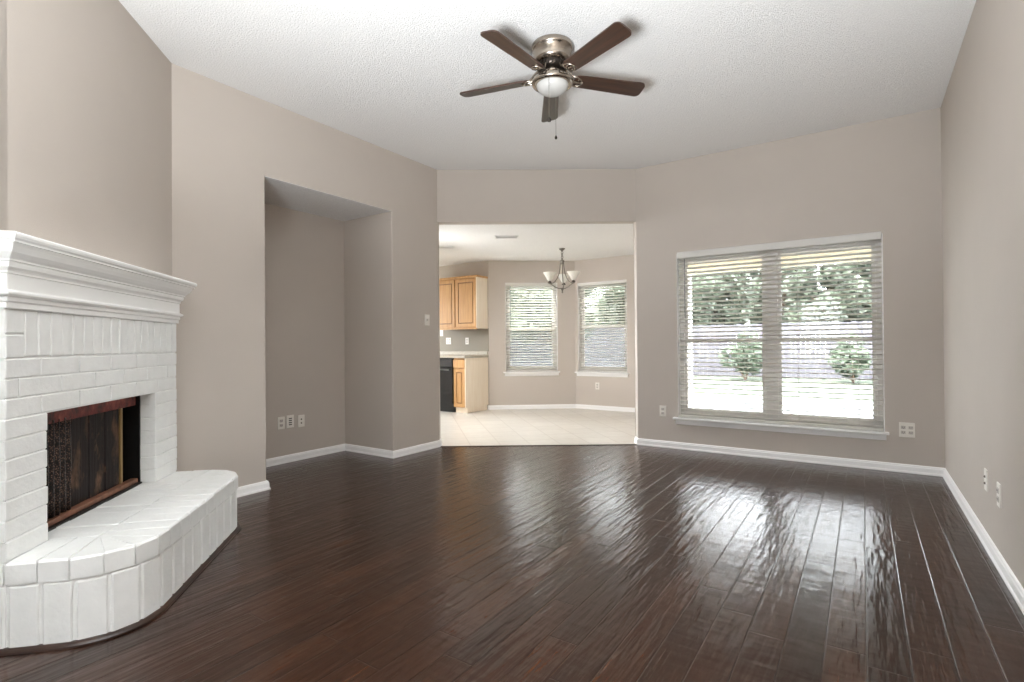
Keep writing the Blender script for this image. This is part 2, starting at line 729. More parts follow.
# ------------------------------------------------------------------ floors and ceilings
fl = MB().prism([(RX + 0.2, REAR - 0.2), (RX + 0.2, FY + 0.12), (X3, FY + 0.12), (X3, FY), (LX, Y2), (LX - 0.9, Y2 + 0.02), (-6.3, Y2 + 0.02), (-6.3, REAR - 0.2)], -0.08, 0.0)
struct(fl.build('floor', 'planks'))
kf = MB().prism([(X3, FY), (X3, FY + 0.1), (-1.95, FY + 0.1), (-1.95, 8.3), (-8.7, 8.3), (-8.7, Y2 + 0.021), (LX - 0.001, Y2 + 0.021), (LX, Y2)], -0.081, -0.001)
struct(kf.build('floor_kitchen', 'tile'))
q0 = Vector((LX, Y2)) + DW * 0.0
tr_poly = [tuple(Vector((LX, Y2)) - DN * 0.012), tuple(Vector((X3, FY)) - DN * 0.012), tuple(Vector((X3, FY)) + DN * 0.012), tuple(Vector((LX, Y2)) + DN * 0.012)]
struct(MB().prism(tr_poly, -0.002, 0.006).build('trim_1', 'dark_shoe', bevel=0.003))
struct(MB().prism([(RX + 0.25, REAR - 1.6), (RX + 0.25, FY + 0.25), (-1.7, FY + 0.25), (-1.7, 8.4), (-8.8, 8.4), (-8.8, REAR - 1.6)], CEIL, CEIL + 0.12).build('ceiling', 'ceiling'))  # slab extended past the rear wall as an unseen sun block
struct(MB().prism([JR, (-1.9, FY + 0.12), (-1.9, 8.3), (-8.7, 8.3), (-8.7, Y2 + 0.1), (LX - 0.11, Y2 + 0.1), JL], KCEIL, KCEIL + 0.08).build('ceiling_kitchen', 'ceiling'))
struct(MB().box(LX - DA - 0.05, LX - 0.004, YA0 + 0.001, YA1 - 0.001, ZA - 0.004, ZA + 0.004).build('ceiling_alcove', 'ceiling'))

# ------------------------------------------------------------------ walls
WX0, WX1, WZ0, WZ1 = -1.632, 0.151, 0.335, 2.06     # big window opening
wall('wall_left', (LX, Y1), (LX, Y2), 0, CEIL, [(YA0 - Y1, YA1 - Y1, -1, ZA)], bull=[YA0 - Y1, YA1 - Y1, Y2 - Y1])
wall('wall_alcove_near', (LX - 0.12, YA0), (LX - DA, YA0), 0, ZA + 0.05)
wall('wall_alcove_back', (LX - DA, YA0 - 0.1), (LX - DA, YA1 + 0.1), 0, ZA + 0.05)
wall('wall_alcove_end', (LX - DA, YA1), (LX - 0.12, YA1), 0, ZA + 0.05)
wall('wall_header', tuple(Vector((LX, Y2)) - DW * 0.03), tuple(Vector((X3, FY)) + DW * 0.03), HEAD, CEIL, thick=TJ)
wall('wall_far', (X3, FY), (RX + 0.12, FY), 0, CEIL, [(WX0 - X3, WX1 - X3, WZ0, WZ1)], thick=0.14)
struct(MB().prism([(X3, FY + 0.002), (X3 + 0.1, FY + 0.1), (X3 + 0.1, FY + 0.139), JR], 0, HEAD + 0.3).build('wall_opening_right', 'wall'))
struct(MB().prism([(LX, Y2 - 0.003), JL, (JL[0] - 0.06, JL[1]), (LX - 0.115, Y2 - 0.02)], 0, HEAD + 0.3).build('wall_opening_left', 'wall'))
wall('wall_right', (RX, FY + 0.02), (RX, REAR), 0, CEIL)
wall('wall_rear', (RX + 0.1, REAR), (-6.2, REAR), 0, CEIL, [(1.1, 1.9, 1.2, 2.1)])  # unseen opening added so that sky light enters from behind
wall('wall_fireplace', NB, (LX, Y1), 0, CEIL, [(0.15, 1.11, -1, 0.885)])
NB2 = (NB[0] - 0.9, NB[1] - 0.9)
wall('wall_hall', NB2, NB, 0, CEIL, bull=[])
wall('wall_hall_left', (-6.1, REAR), (-6.1, NB2[1] + 0.1), 0, CEIL)
wall('wall_hall_end', (-6.15, NB2[1]), NB2, 0, CEIL)
wall('wall_kitchen_back', (-8.6, K[1]), K, 0, KCEIL + 0.05)
KL = (Vector(N) - Vector(K)).length
wall('wall_bay_left', K, N, 0, KCEIL + 0.05, [(0.285, 1.19, 0.645, 2.18)])
wall('wall_bay_far', N, R, 0, KCEIL + 0.05, [(0.05, 0.945, 0.635, 2.165)])
wall('wall_bay_right', R, (-2.2, 7.4), 0, KCEIL + 0.05)
wall('wall_nook_right', (-2.2, 7.45), (JR[0], JR[1] - 0.01), 0, KCEIL + 0.05)
wall('wall_kitchen_near', (LX - 0.12, Y2 + 0.12), (-8.6, Y2 + 0.12), 0, KCEIL + 0.05)
wall('wall_kitchen_left', (-8.5, Y2), (-8.5, K[1] + 0.1), 0, KCEIL + 0.05, [(0.6, 2.5, 0.85, 2.2)])  # unseen opening added to bring light into the kitchen

# ------------------------------------------------------------------ baseboards
BB = [(0, 0), (0.02, 0), (0.02, 0.011), (0.0145, 0.019), (0.0135, 0.052), (0.010, 0.058), (0.0085, 0.066), (0.005, 0.070), (0, 0.0715)]


def base(name, path):
    return struct(MB().sweep(path, BB).build(name, 'trim'))


base('baseboard_left', [(LX, 1.66), (LX, YA0), (LX - DA, YA0), (LX - DA, YA1), (LX, YA1), (LX, Y2), JL])
base('baseboard_far', [JR, (X3, FY), (RX, FY)])
base('baseboard_right', [(RX, FY), (RX, REAR)])
base('baseboard_bay', [(-5.36, K[1] - 0.0), K, N, R, (-2.2, 7.4)])


# ------------------------------------------------------------------ windows
def window(name, loc, rz, w, z0, z1, twin, rail_z, screen=True):
    r = bpy.data.objects.new(name, None)
    COL.objects.link(r)
    r.location = loc
    r.rotation_euler = (0, 0, rz)
    struct(r)
    y0, y1 = 0.085, 0.135
    fw = 0.05
    f = MB()
    f.box(0, w, y0, y1, z0, z0 + fw).box(0, w, y0, y1, z1 - fw, z1)
    f.box(0, fw, y0, y1, z0 + fw, z1 - fw).box(w - fw, w, y0, y1, z0 + fw, z1 - fw)
    if twin:
        f.box(w / 2 - 0.055, w / 2 + 0.055, y0, y1, z0 + fw, z1 - fw)
    f.build('window_frame', 'window_white', r, bevel=0.004)
    bays = [(fw, w / 2 - 0.055), (w / 2 + 0.055, w - fw)] if twin else [(fw, w - fw)]
    for a, b in bays:
        sw = 0.032
        lo = MB()
        ya, yb = y0 + 0.004, y0 + 0.026
        lo.box(a, b, ya, yb, z0 + fw, z0 + fw + 0.045).box(a, b, ya, yb, rail_z - 0.022, rail_z + 0.022)
        lo.box(a, a + sw, ya, yb, z0 + fw + 0.045, rail_z - 0.022).box(b - sw, b, ya, yb, z0 + fw + 0.045, rail_z - 0.022)
        sash = lo.build('lower_sash', 'window_white', r, bevel=0.003)
        MB().box(a + sw - 0.005, b - sw + 0.005, ya + 0.009, ya + 0.013, z0 + fw + 0.04, rail_z - 0.017).build('window_pane', 'glass', sash)
        up = MB()
        ya, yb = y0 + 0.028, y0 + 0.048
        up.box(a, b, ya, yb, z1 - fw - 0.032, z1 - fw).box(a, b, ya, yb, rail_z - 0.016, rail_z + 0.016)
        up.box(a, a + sw, ya, yb, rail_z + 0.016, z1 - fw - 0.032).box(b - sw, b, ya, yb, rail_z + 0.016, z1 - fw - 0.032)
        sash = up.build('upper_sash', 'window_white', r, bevel=0.003)
        MB().box(a + sw - 0.005, b - sw + 0.005, ya + 0.008, ya + 0.012, rail_z + 0.01, z1 - fw - 0.027).build('window_pane', 'glass', sash)
        if screen:
            MB().box(a, b, y1 + 0.002, y1 + 0.004, z0 + fw, rail_z).build('insect_screen', 'screen', r)
    # stool and apron
    s = MB()
    s.cbox(-0.045, w + 0.03, -0.05, 0.085, z0 - 0.022, z0, 0.006)
    prof = [(-0.002, z0 - 0.075), (-0.012, z0 - 0.072), (-0.016, z0 - 0.05), (-0.022, z0 - 0.022), (-0.002, z0 - 0.022)]
    vs = [(x, y, z) for x in (-0.02, w + 0.01) for y, z in prof]
    n_ = len(prof)
    s.add(vs, [tuple(range(n_)), tuple(range(n_, 2 * n_))[::-1]] + [(i, (i + 1) % n_, n_ + (i + 1) % n_, n_ + i) for i in range(n_)])
    s.build('window_sill', 'trim', r)
    ln = MB()  # added white strips that paint the brightness of the lit window reveals
    ln.box(0.0, 0.005, 0.004, 0.085, z0, z1).box(w - 0.005, w, 0.004, 0.085, z0, z1).box(0.005, w - 0.005, 0.004, 0.085, z1 - 0.005, z1)
    ln.build('lit_reveal_strips', 'trim', r)
    return r


def blind(label, loc, rz, w, z0, z1, yc, valance_out, wand_x, wand_len, tilt=8, nladder=3, pitch=0.0445, depth=0.05):
    r = thing('window_blind', label, 'window blind', loc, rz)
    x0, x1 = 0.009, w - 0.009
    v = MB()
    v.cbox(x0 - valance_out * 0.0, x1, -valance_out, -valance_out + 0.012, z1 - 0.050, z1 + (0.016 if valance_out > 0.0 else 0.0), 0.003)
    v.cbox(x0 + 0.006, x1 - 0.006, yc - 0.025, yc + 0.025, z1 - 0.045, z1 - 0.002, 0.003)
    v.build('valance', 'slat', r)
    sl = MB()
    t = math.radians(tilt)
    z = z1 - 0.066
    zb = z0 + 0.045
    n = int(round((z - zb) / pitch))
    for i in range(n + 1):
        zz = z - (z - zb) * i / n
        segs = 4
        pts = []
        for k in range(segs + 1):
            u = (k / segs - 0.5) * depth
            crown = 0.0018 * (1 - (2 * u / depth) ** 2)
            pts.append((yc + u * math.cos(t) - crown * math.sin(t), zz + u * math.sin(t) + crown * math.cos(t)))
        th = 0.0028
        vs = []
        for x in (x0 + 0.003, x1 - 0.003):
            vs += [(x, y, zq) for y, zq in pts] + [(x, y, zq - th) for y, zq in pts]
        m = segs + 1
        o = 2 * m
        fs = []
        for k in range(segs):
            fs.append((k, k + 1, o + k + 1, o + k))
            fs.append((m + k, o + m + k, o + m + k + 1, m + k + 1))
            fs.append((k, m + k, m + k + 1, k + 1))
            fs.append((o + k, o + k + 1, o + m + k + 1, o + m + k))
        fs.append((0, o, o + m, m))
        fs.append((segs, m + segs, o + m + segs, o + segs))
        sl.add(vs, fs)
    sl.build('slats', 'slat', r)
    br = MB()
    br.cbox(x0 + 0.003, x1 - 0.003, yc - 0.026, yc + 0.026, z0 + 0.003, z0 + 0.023, 0.004)
    br.build('bottom_rail', 'slat', r)
    for k in range(nladder):
        xx = x0 + (x1 - x0) * (0.10 + 0.80 * k / max(1, nladder - 1))
        c = MB()
        for yy in (yc - depth / 2 - 0.002, yc + depth / 2 + 0.002):
            c.tube([(xx, yy, z0 + 0.04), (xx, yy, z1 - 0.04)], 0.0012, 6)
        c.build('ladder_cord', 'cord', r)
    if wand_len:
        wd = MB().tube([(wand_x, yc - 0.035, z1 - 0.06), (wand_x, yc - 0.036, z1 - 0.06 - wand_len)], 0.004, 8)
        wd.build('tilt_wand', 'wand', r)
    return r


ANG1 = math.atan2(N[1] - K[1], N[0] - K[0])
T1 = Vector((math.cos(ANG1), math.sin(ANG1)))
o1 = Vector(K) + T1 * 0.285
window('window_1', (WX0, FY, 0), 0, WX1 - WX0, WZ0, WZ1, True, 1.14, screen=False)
window('window_2', (o1.x, o1.y, 0), ANG1, 0.905, 0.645, 2.18, False, 1.37)
window('window_3', (N[0] + 0.05, N[1], 0), 0, 0.895, 0.635, 2.165, False, 1.40)
blind('wide white slat blind across the large living room window', (WX0, FY, 0), 0, WX1 - WX0, WZ0, WZ1, 0.03, 0.012, 0.085, 0.62, -14, 4)
blind('white slat blind in the bay window nearest the kitchen cabinets', (o1.x, o1.y, 0), ANG1, 0.905, 0.645, 2.18, 0.04, -0.004, 0.09, 0.7, -17, 2)
blind('white slat blind in the bay window above the low outlet', (N[0] + 0.05, N[1], 0), 0, 0.895, 0.635, 2.165, 0.045, -0.006, 0.12, 0, -14, 2)

# ------------------------------------------------------------------ fireplace
FP = thing('fireplace', 'white painted brick corner fireplace with moulded mantel and raised hearth', 'fireplace', (LX, Y1, 0), -PI / 4)
BS0, BS1, BD = 0.22, 1.662, 0.11           # brick face from s to s, distance from wall
OS0, OS1, OZ1, HZ = 0.505, 1.435, 0.85, 0.33
MZ0 = 1.272
rnd = random.Random(3)


def steps(a, b, e, n):
    """stations from a to b with a narrow arris strip e wide at each end"""
    return [a, a + e] + [a + e + (b - a - 2 * e) * i / n for i in range(1, n)] + [b - e, b]


def brick_face(us, vs_, jit, drop):
    """uneven painted brick face: grid of (u, v, relief)"""
    g = []
    for i, u in enumerate(us):
        col = []
        for j, v in enumerate(vs_):
            r = rnd.uniform(-1, 1) * jit * 0.25
            uu, vv = u, v
            if i in (0, len(us) - 1):
                uu += rnd.uniform(-1, 1) * jit
                r -= drop
            if j in (0, len(vs_) - 1):
                vv += rnd.uniform(-1, 1) * jit
                r -= drop
            col.append((uu, vv, r))
        g.append(col)
    return g


def brick_solid(mb, us, vs_, jit, drop, back, put):
    """face grid plus sides running back; put(u, v, depth_out) gives the 3D point"""
    g = brick_face(us, vs_, jit, drop)
    nx, nz = len(us) - 1, len(vs_) - 1
    m = nz + 1
    vs = [put(*g[i][j]) for i in range(nx + 1) for j in range(m)]
    fs = [(i * m + j, (i + 1) * m + j, (i + 1) * m + j + 1, i * m + j + 1) for i in range(nx) for j in range(nz)]
    ring = [(i, 0) for i in range(nx + 1)] + [(nx, j) for j in range(1, nz + 1)] + [(i, nz) for i in range(nx - 1, -1, -1)] + [(0, j) for j in range(nz - 1, 0, -1)]
    off = len(vs)
    for i, j in ring:
        u, v, r = g[i][j]
        vs.append(put(u, v, -back))
    nr = len(ring)
    for q in range(nr):
        a, b = ring[q], ring[(q + 1) % nr]
        fs.append((a[0] * m + a[1], b[0] * m + b[1], off + (q + 1) % nr, off + q))
    fs.append(tuple(off + q for q in range(nr))[::-1])
    mb.add(vs, fs, False)


def rough_brick(mb, s0, s1, z0, z1, d0, d1, jit=0.0016):
    us = steps(s0, s1, 0.0035, max(1, int((s1 - s0) / 0.04)))
    vs_ = steps(z0, z1, 0.0035, max(1, int((z1 - z0) / 0.04)))
    brick_solid(mb, us, vs_, jit, 0.0026, d1 - d0, lambda u, v, r: (u, d1 + r, v))


# surround: mortar core plus bricks, all in one mesh (bricks are surface pattern)
sur = MB()
cd = BD - 0.0042
sur.box(BS0 + 0.006, OS0 - 0.006, 0.0, cd, 0.0, MZ0)
sur.box(OS1 + 0.006, BS1 - 0.006, 0.0, cd, 0.0, MZ0)
sur.box(OS0 - 0.006, OS1 + 0.006, 0.0, cd, OZ1 + 0.004, MZ0)
ZC = [HZ + (1.083 - HZ) * i / 10 for i in range(11)]
G = 0.0020
for r_ in range(10):
    z0, z1 = ZC[r_] + G, ZC[r_ + 1] - G
    off = (0.0 if r_ % 2 else 0.125)
    edges = [BS0]
    s = BS0 + 0.25 - off
    while s < BS1 - 0.05:
        edges.append(s)
        s += 0.25
    edges.append(BS1)
    full = ZC[r_] > OZ1 - 0.02
    for a, b in zip(edges[:-1], edges[1:]):
        if full:
            rough_brick(sur, a + (G if a > BS0 else rnd.uniform(-0.004, 0.003)), b - (G if b < BS1 else rnd.uniform(-0.004, 0.003)), z0, z1, cd - 0.03, BD)
    if not full:
        for lo, hi in ((BS0, OS0), (OS1, BS1)):
            rough_brick(sur, lo + rnd.uniform(-0.004, 0.003), hi + rnd.uniform(-0.003, 0.004), z0, z1, cd - 0.03, BD + rnd.uniform(-0.0015, 0.0015))
# soldier course under the mantel
ns = 18
sx0, sx1 = BS0 + 0.0, BS1 - 0.10
for i in range(ns):
    a = sx0 + (sx1 - sx0) * i / ns
    b = sx0 + (sx1 - sx0) * (i + 1) / ns
    rough_brick(sur, a + G, b - G, 1.083 + 0.006, MZ0 - 0.002, cd - 0.03, BD + rnd.uniform(-0.001, 0.003))
rough_brick(sur, sx1 + G, BS1 - G, 1.083 + G, 1.172, cd - 0.03, BD)
rough_brick(sur, sx1 + G, BS1 - G, 1.178, MZ0 - 0.002, cd - 0.03, BD)
# end faces and reveal bricks
for r_ in range(14):
    z0 = HZ + 0.0753 * r_
    z1 = min(z0 + 0.0753, MZ0)
    if z1 - z0 < 0.02:
        break
    j = rnd.uniform(-0.002, 0.002)
    sur.cbox(BS1 - 0.03, BS1 + j - 0.002, 0.0, BD - 0.004, z0 + G, z1 - G, 0.004)
    sur.cbox(BS0 - j + 0.002, BS0 + 0.03, 0.0, BD - 0.004, z0 + G, z1 - G, 0.004)
    if z1 < OZ1 + 0.03:
        sur.cbox(OS0 - 0.03, OS0 + j, 0.028, BD - 0.004, z0 + G, min(z1, OZ1) - G, 0.003)
        sur.cbox(OS1 + j, OS1 + 0.03, 0.028, BD - 0.004, z0 + G, min(z1, OZ1) - G, 0.003)
sur.build('brick_surround', 'brick_paint', FP, fix=True)

# mantel: moulded profile swept around front and both returns
MP = [(0.0, MZ0), (0.010, MZ0), (0.010, MZ0 + 0.020), (0.016, MZ0 + 0.026), (0.016, MZ0 + 0.040), (0.024, MZ0 + 0.044), (0.030, MZ0 + 0.050), (0.030, MZ0 + 0.058), (0.022, MZ0 + 0.062), (0.014, MZ0 + 0.068),
      (0.014, MZ0 + 0.125), (0.018, MZ0 + 0.128), (0.018, MZ0 + 0.136), (0.022, MZ0 + 0.142), (0.030, MZ0 + 0.150), (0.032, MZ0 + 0.160), (0.032, MZ0 + 0.168), (0.038, MZ0 + 0.172), (0.038, MZ0 + 0.178),
      (0.046, MZ0 + 0.186), (0.058, MZ0 + 0.200), (0.066, MZ0 + 0.216), (0.071, MZ0 + 0.232), (0.080, MZ0 + 0.232), (0.080, MZ0 + 0.240), (0.087, MZ0 + 0.246), (0.090, MZ0 + 0.254), (0.090, MZ0 + 0.262), (0.086, MZ0 + 0.268), (-0.05, MZ0 + 0.268), (-0.05, MZ0)]
mt = MB()
mt.sweep([(BS0, 0.0), (BS0, BD), (BS1, BD), (BS1, 0.0)], [(-o, z) for o, z in MP])
mt.box(BS0 + 0.02, BS1 - 0.02, 0.0, BD - 0.01, MZ0 + 0.005, MZ0 + 0.262)
mt.build('mantel', 'mantel', FP)


# hearth outline: rounded corners
def outline(d_front, s_lo, s_hi, rad, seg=10):
    pts = [(s_hi, 0.0)]
    for i in range(seg + 1):
        a = (PI / 2) * i / seg
        pts.append((s_hi - rad + rad * math.cos(a), d_front - rad + rad * math.sin(a)))
    for i in range(seg + 1):
        a = PI / 2 + (PI / 2) * i / seg
        pts.append((s_lo + rad + rad * math.cos(a), d_front - rad + rad * math.sin(a)))
    pts.append((s_lo, 0.0))
    return pts


HF, HS0, HS1, HR = 0.532, 0.235, 1.66, 0.24
he = MB()
he.prism(outline(HF - 0.007, HS0 + 0.007, HS1 - 0.007, HR - 0.007), 0.0, HZ - 0.0045)


def along(pts):
    L = [0]
    for a, b in zip(pts[:-1], pts[1:]):
        L.append(L[-1] + math.hypot(b[0] - a[0], b[1] - a[1]))
    return L


def at(pts, L, t):
    for i in range(len(L) - 1):
        if t <= L[i + 1] + 1e-9:
            k = (t - L[i]) / max(1e-9, L[i + 1] - L[i])
            a, b = pts[i], pts[i + 1]
            return (a[0] + (b[0] - a[0]) * k, a[1] + (b[1] - a[1]) * k)
    return pts[-1]


def face_bricks(mb, pts, width, z0, z1, depth, gap, inset=0.0, top_depth=0.0):
    L = along(pts)
    n = max(1, round(L[-1] / width))
    w = L[-1] / n
    for i in range(n):
        a = at(pts, L, i * w + gap)
        b = at(pts, L, (i + 1) * w - gap)
        dx, dy = b[0] - a[0], b[1] - a[1]
        l = math.hypot(dx, dy)
        mat = Matrix.Translation((a[0], a[1], 0)) @ Matrix.Rotation(math.atan2(dy, dx), 4, 'Z')
        jz = rnd.uniform(-0.003, 0.003)
        jo = rnd.uniform(-0.0025, 0.0015)
        us = steps(0, l, 0.005, 2)
        vs_ = steps(z0, z1 + jz, 0.005, max(1, int((z1 - z0) / 0.06)))
        brick_solid(mb, us, vs_, 0.002, 0.004, depth, lambda u, v, r: mat @ Vector((u, jo - r, v)))


def outer_bricks(mb, pts, *a):
    # ensure outside is on the right of travel (local -y)
    area2 = sum(p[0] * q[1] - q[0] * p[1] for p, q in zip(pts, pts[1:] + pts[:1]))
    face_bricks(mb, pts if area2 > 0 else pts[::-1], *a)


outer_bricks(he, outline(HF, HS0, HS1, HR, 16), 0.108, 0.012, 0.240, 0.03, 0.0065)
# top rowlock course: wedge bricks whose tops form the front band of the hearth top
TOPW = 0.104
po = outline(HF + 0.005, HS0 - 0.005, HS1 + 0.003, HR + 0.003, 16)
area2 = sum(p[0] * q[1] - q[0] * p[1] for p, q in zip(po, po[1:] + po[:1]))
po = po if area2 > 0 else po[::-1]
pin = outline(HF - 0.24, HS0 + 0.24, HS1 - 0.24, 0.03, 16)
area2 = sum(p[0] * q[1] - q[0] * p[1] for p, q in zip(pin, pin[1:] + pin[:1]))
pin = pin if area2 > 0 else pin[::-1]
Lo, Li = along(po), along(pin)
nb = round(Lo[-1] / TOPW)
for i in range(nb):
    g = 0.0032
    w = Lo[-1] / nb
    a = at(po, Lo, i * w + g)
    b = at(po, Lo, (i + 1) * w - g)

    def inner(p):
        # inner end: 0.235 m in from the outline, straight in on the flats and towards the corner centre on the curve
        s_, d_ = p
        cs = min(max(s_, HS0 + HR), HS1 - HR)
        if d_ > HF - HR and (s_ < HS0 + HR or s_ > HS1 - HR):
            c0 = (cs, HF - HR)
            return (c0[0] + (s_ - c0[0]) * 0.03, c0[1] + (d_ - c0[1]) * 0.03)
        if d_ <= HF - HR:
            return (s_ - 0.245 if s_ > 1 else s_ + 0.245, d_)
        return (s_, d_ - 0.245)
    ia, ib = inner(a), inner(b)
    jz = rnd.uniform(-0.0012, 0.0012)
    zt, zb_ = HZ + jz, 0.250

    def lerp(p, q, k):
        return (p[0] + (q[0] - p[0]) * k, p[1] + (q[1] - p[1]) * k)
    a2, b2 = lerp(a, ia, 0.03), lerp(b, ib, 0.03)
    vs = [(*a, zb_), (*b, zb_), (*b, zt - 0.008 + rnd.uniform(-.003, .002)), (*a, zt - 0.008 + rnd.uniform(-.003, .002)),
          (*lerp(a2, b2, 0.03), zt), (*lerp(a2, b2, 0.97), zt), (*ib, zt), (*ia, zt), (*ib, zb_), (*ia, zb_)]
    fs = [(0, 1, 2, 3), (3, 2, 5, 4), (4, 5, 6, 7), (7, 6, 8, 9), (0, 3, 4, 7, 9), (1, 8, 6, 5, 2), (0, 9, 8, 1)]
    he.add(vs, fs)
# inner paving bricks between the band and the fire opening
s = HS0 + 0.235
while s < HS1 - 0.26:
    w = 0.1
    e_ = min(s + w, HS1 - 0.24)
    he.cbox(s + 0.003, e_ - 0.003, 0.02, HF - 0.245, HZ - 0.05, HZ + rnd.uniform(-0.003, 0.002), 0.003)
    s += w
he.build('hearth', 'brick_paint', FP)
# dark shoe strip round the foot of the hearth
sp = outline(HF + 0.002, HS0, HS1 + 0.004, HR, 16)
area2 = sum(p[0] * q[1] - q[0] * p[1] for p, q in zip(sp, sp[1:] + sp[:1]))
sp = sp if area2 > 0 else sp[::-1]
MB().sweep(sp, [(-0.01, 0.0), (0.016, 0.0), (0.016, 0.006), (0.010, 0.013), (0.002, 0.017), (-0.01, 0.017)]).build('shoe_molding', 'dark_shoe', FP)

# firebox interior and what hangs in it
fb = MB()
fb.box(OS0 - 0.002, OS0 + 0.012, -0.34, 0.03, HZ - 0.01, OZ1 + 0.02)
fb.box(OS1 - 0.012, OS1 + 0.002, -0.34, 0.03, HZ - 0.01, OZ1 + 0.02)
fb.box(OS0, OS1, -0.36, -0.34, HZ - 0.01, OZ1 + 0.02)
fb.box(OS0, OS1, -0.36, 0.03, OZ1 + 0.002, OZ1 + 0.02)
fb.box(OS0, OS1, -0.36, 0.03, HZ - 0.02, HZ - 0.004)
fb.build('firebox', 'black_steel', FP)
MB().cbox(OS0 + 0.012, OS1 - 0.012, -0.012, 0.012, 0.785, OZ1 + 0.001, 0.004).build('lintel_bar', 'lintel', FP)
pn = MB()
for i in range(11):
    a = 0.645 + (1.42 - 0.645) * i / 11
    b = 0.645 + (1.42 - 0.645) * (i + 1) / 11
    pn.cbox(a, b - 0.002, -0.03, -0.012 + 0.002 * (i % 2), 0.362, 0.79, 0.004)
pn.build('fire_panel', 'soot', FP)
MB().cbox(0.622, 0.642, -0.03, -0.004, 0.362, 0.787, 0.004).build('panel_edge', 'gilt', FP)
MB().cbox(OS0 + 0.006, OS1 - 0.006, -0.02, 0.022, 0.338, 0.362, 0.005).build('bottom_rail', 'rust', FP)
MB().cbox(OS0 + 0.004, OS1 - 0.004, 0.010, 0.042, HZ - 0.002, 0.340, 0.003).build('threshold', 'black_steel', FP)
mc = MB()
nn = 90
vs, fs = [], []
for i in range(nn + 1):
    u = i / nn
    a = 1.10 + 0.325 * u
    d = 0.006 + 0.012 * math.sin(u * 2 * PI * 8) * (0.4 + 0.6 * u)
    for j in range(5):
        z = 0.366 + (0.80 - 0.366) * j / 4
        vs.append((a + 0.004 * math.sin(j * 2 + i * .3), d, z))
for i in range(nn):
    for j in range(4):
        fs.append((i * 5 + j, (i + 1) * 5 + j, (i + 1) * 5 + j + 1, i * 5 + j + 1))
mc.add(vs, fs, True)
mco = mc.build('mesh_curtain', 'mesh', FP, fix=False)
sm = mco.modifiers.new('solid', 'SOLIDIFY')
sm.thickness = 0.0015

# ------------------------------------------------------------------ ceiling fan
FX, FYY = -1.645, 2.941
FAN = thing('ceiling_fan', 'hugger ceiling fan with five dark wood blades and brushed nickel motor', 'ceiling fan', (FX, FYY, CEIL), 0)
MB().lathe([(0.0, 0.0), (0.120, 0.0), (0.130, -0.006), (0.133, -0.018), (0.133, -0.034), (0.127, -0.042), (0.121, -0.046), (0.122, -0.070), (0.118, -0.075), (0.119, -0.100), (0.112, -0.116), (0.092, -0.128), (0.0, -0.128)], 48).build('motor_housing', 'nickel', FAN)
vr = MB().lathe([(0.0, -0.126), (0.088, -0.126), (0.095, -0.136), (0.090, -0.158), (0.066, -0.170), (0.0, -0.170)], 40)
for i in range(24):
    a = 2 * PI * i / 24
    mat = Matrix.Rotation(a, 4, 'Z')
    vr.cbox(0.078, 0.101, -0.004, 0.004, -0.160, -0.130, 0.002, mat)
vr.build('vented_flywheel', 'dark_nickel', FAN)
MB().lathe([(0.0, -0.168), (0.052, -0.168), (0.056, -0.178), (0.048, -0.190), (0.046, -0.202), (0.060, -0.210), (0.0, -0.210)], 32).build('switch_housing', 'nickel', FAN)
MB().lathe([(0.03, -0.205), (0.070, -0.206), (0.108, -0.214), (0.126, -0.226), (0.133, -0.242), (0.133, -0.254), (0.127, -0.262), (0.114, -0.266), (0.100, -0.262), (0.03, -0.225)], 48, cap=False).build('light_fitter', 'nickel', FAN)
bp = [(0.103, -0.258)]
for i in range(1, 13):
    a = (PI / 2) * i / 12
    bp.append((0.103 * math.cos(a) ** 0.9 if i < 12 else 0.0, -0.258 - 0.066 * math.sin(a)))
MB().lathe(bp, 48, cap=False).build('glass_bowl', 'bowl', FAN)


def blade_mesh():
    """blade along +x, pitched about its length"""
    outl = []
    r0, r1, rc = 0.150, 0.645, 0.034
    stations = [0.0, 0.01, 0.03, 0.06] + [0.1 + 0.8 * i / 8 for i in range(9)]
    for u in stations:
        r = r0 + (r1 - rc - r0) * u
        hw = 0.050 + 0.014 * u
        if u < 0.06:
            hw *= 0.72 + 0.28 * math.sqrt(u / 0.06)
        outl.append((r, hw))
    for i in range(9):
        a = (PI / 2) * i / 8
        outl.append((r1 - rc + rc * math.sin(a), 0.064 - rc + rc * math.cos(a)))
    nx = len(outl) - 1
    th = 0.0045
    vs, fs = [], []
    for r, hw in outl:
        vs += [(r, -hw, th), (r, hw, th), (r, hw, -th), (r, -hw, -th)]
    for i in range(nx):
        for k in range(4):
            k2 = (k + 1) % 4
            fs.append((i * 4 + k, (i + 1) * 4 + k, (i + 1) * 4 + k2, i * 4 + k2))
    fs.append((0, 1, 2, 3))
    fs.append((nx * 4 + 3, nx * 4 + 2, nx * 4 + 1, nx * 4))
    return vs, fs


pitch = math.radians(-13)


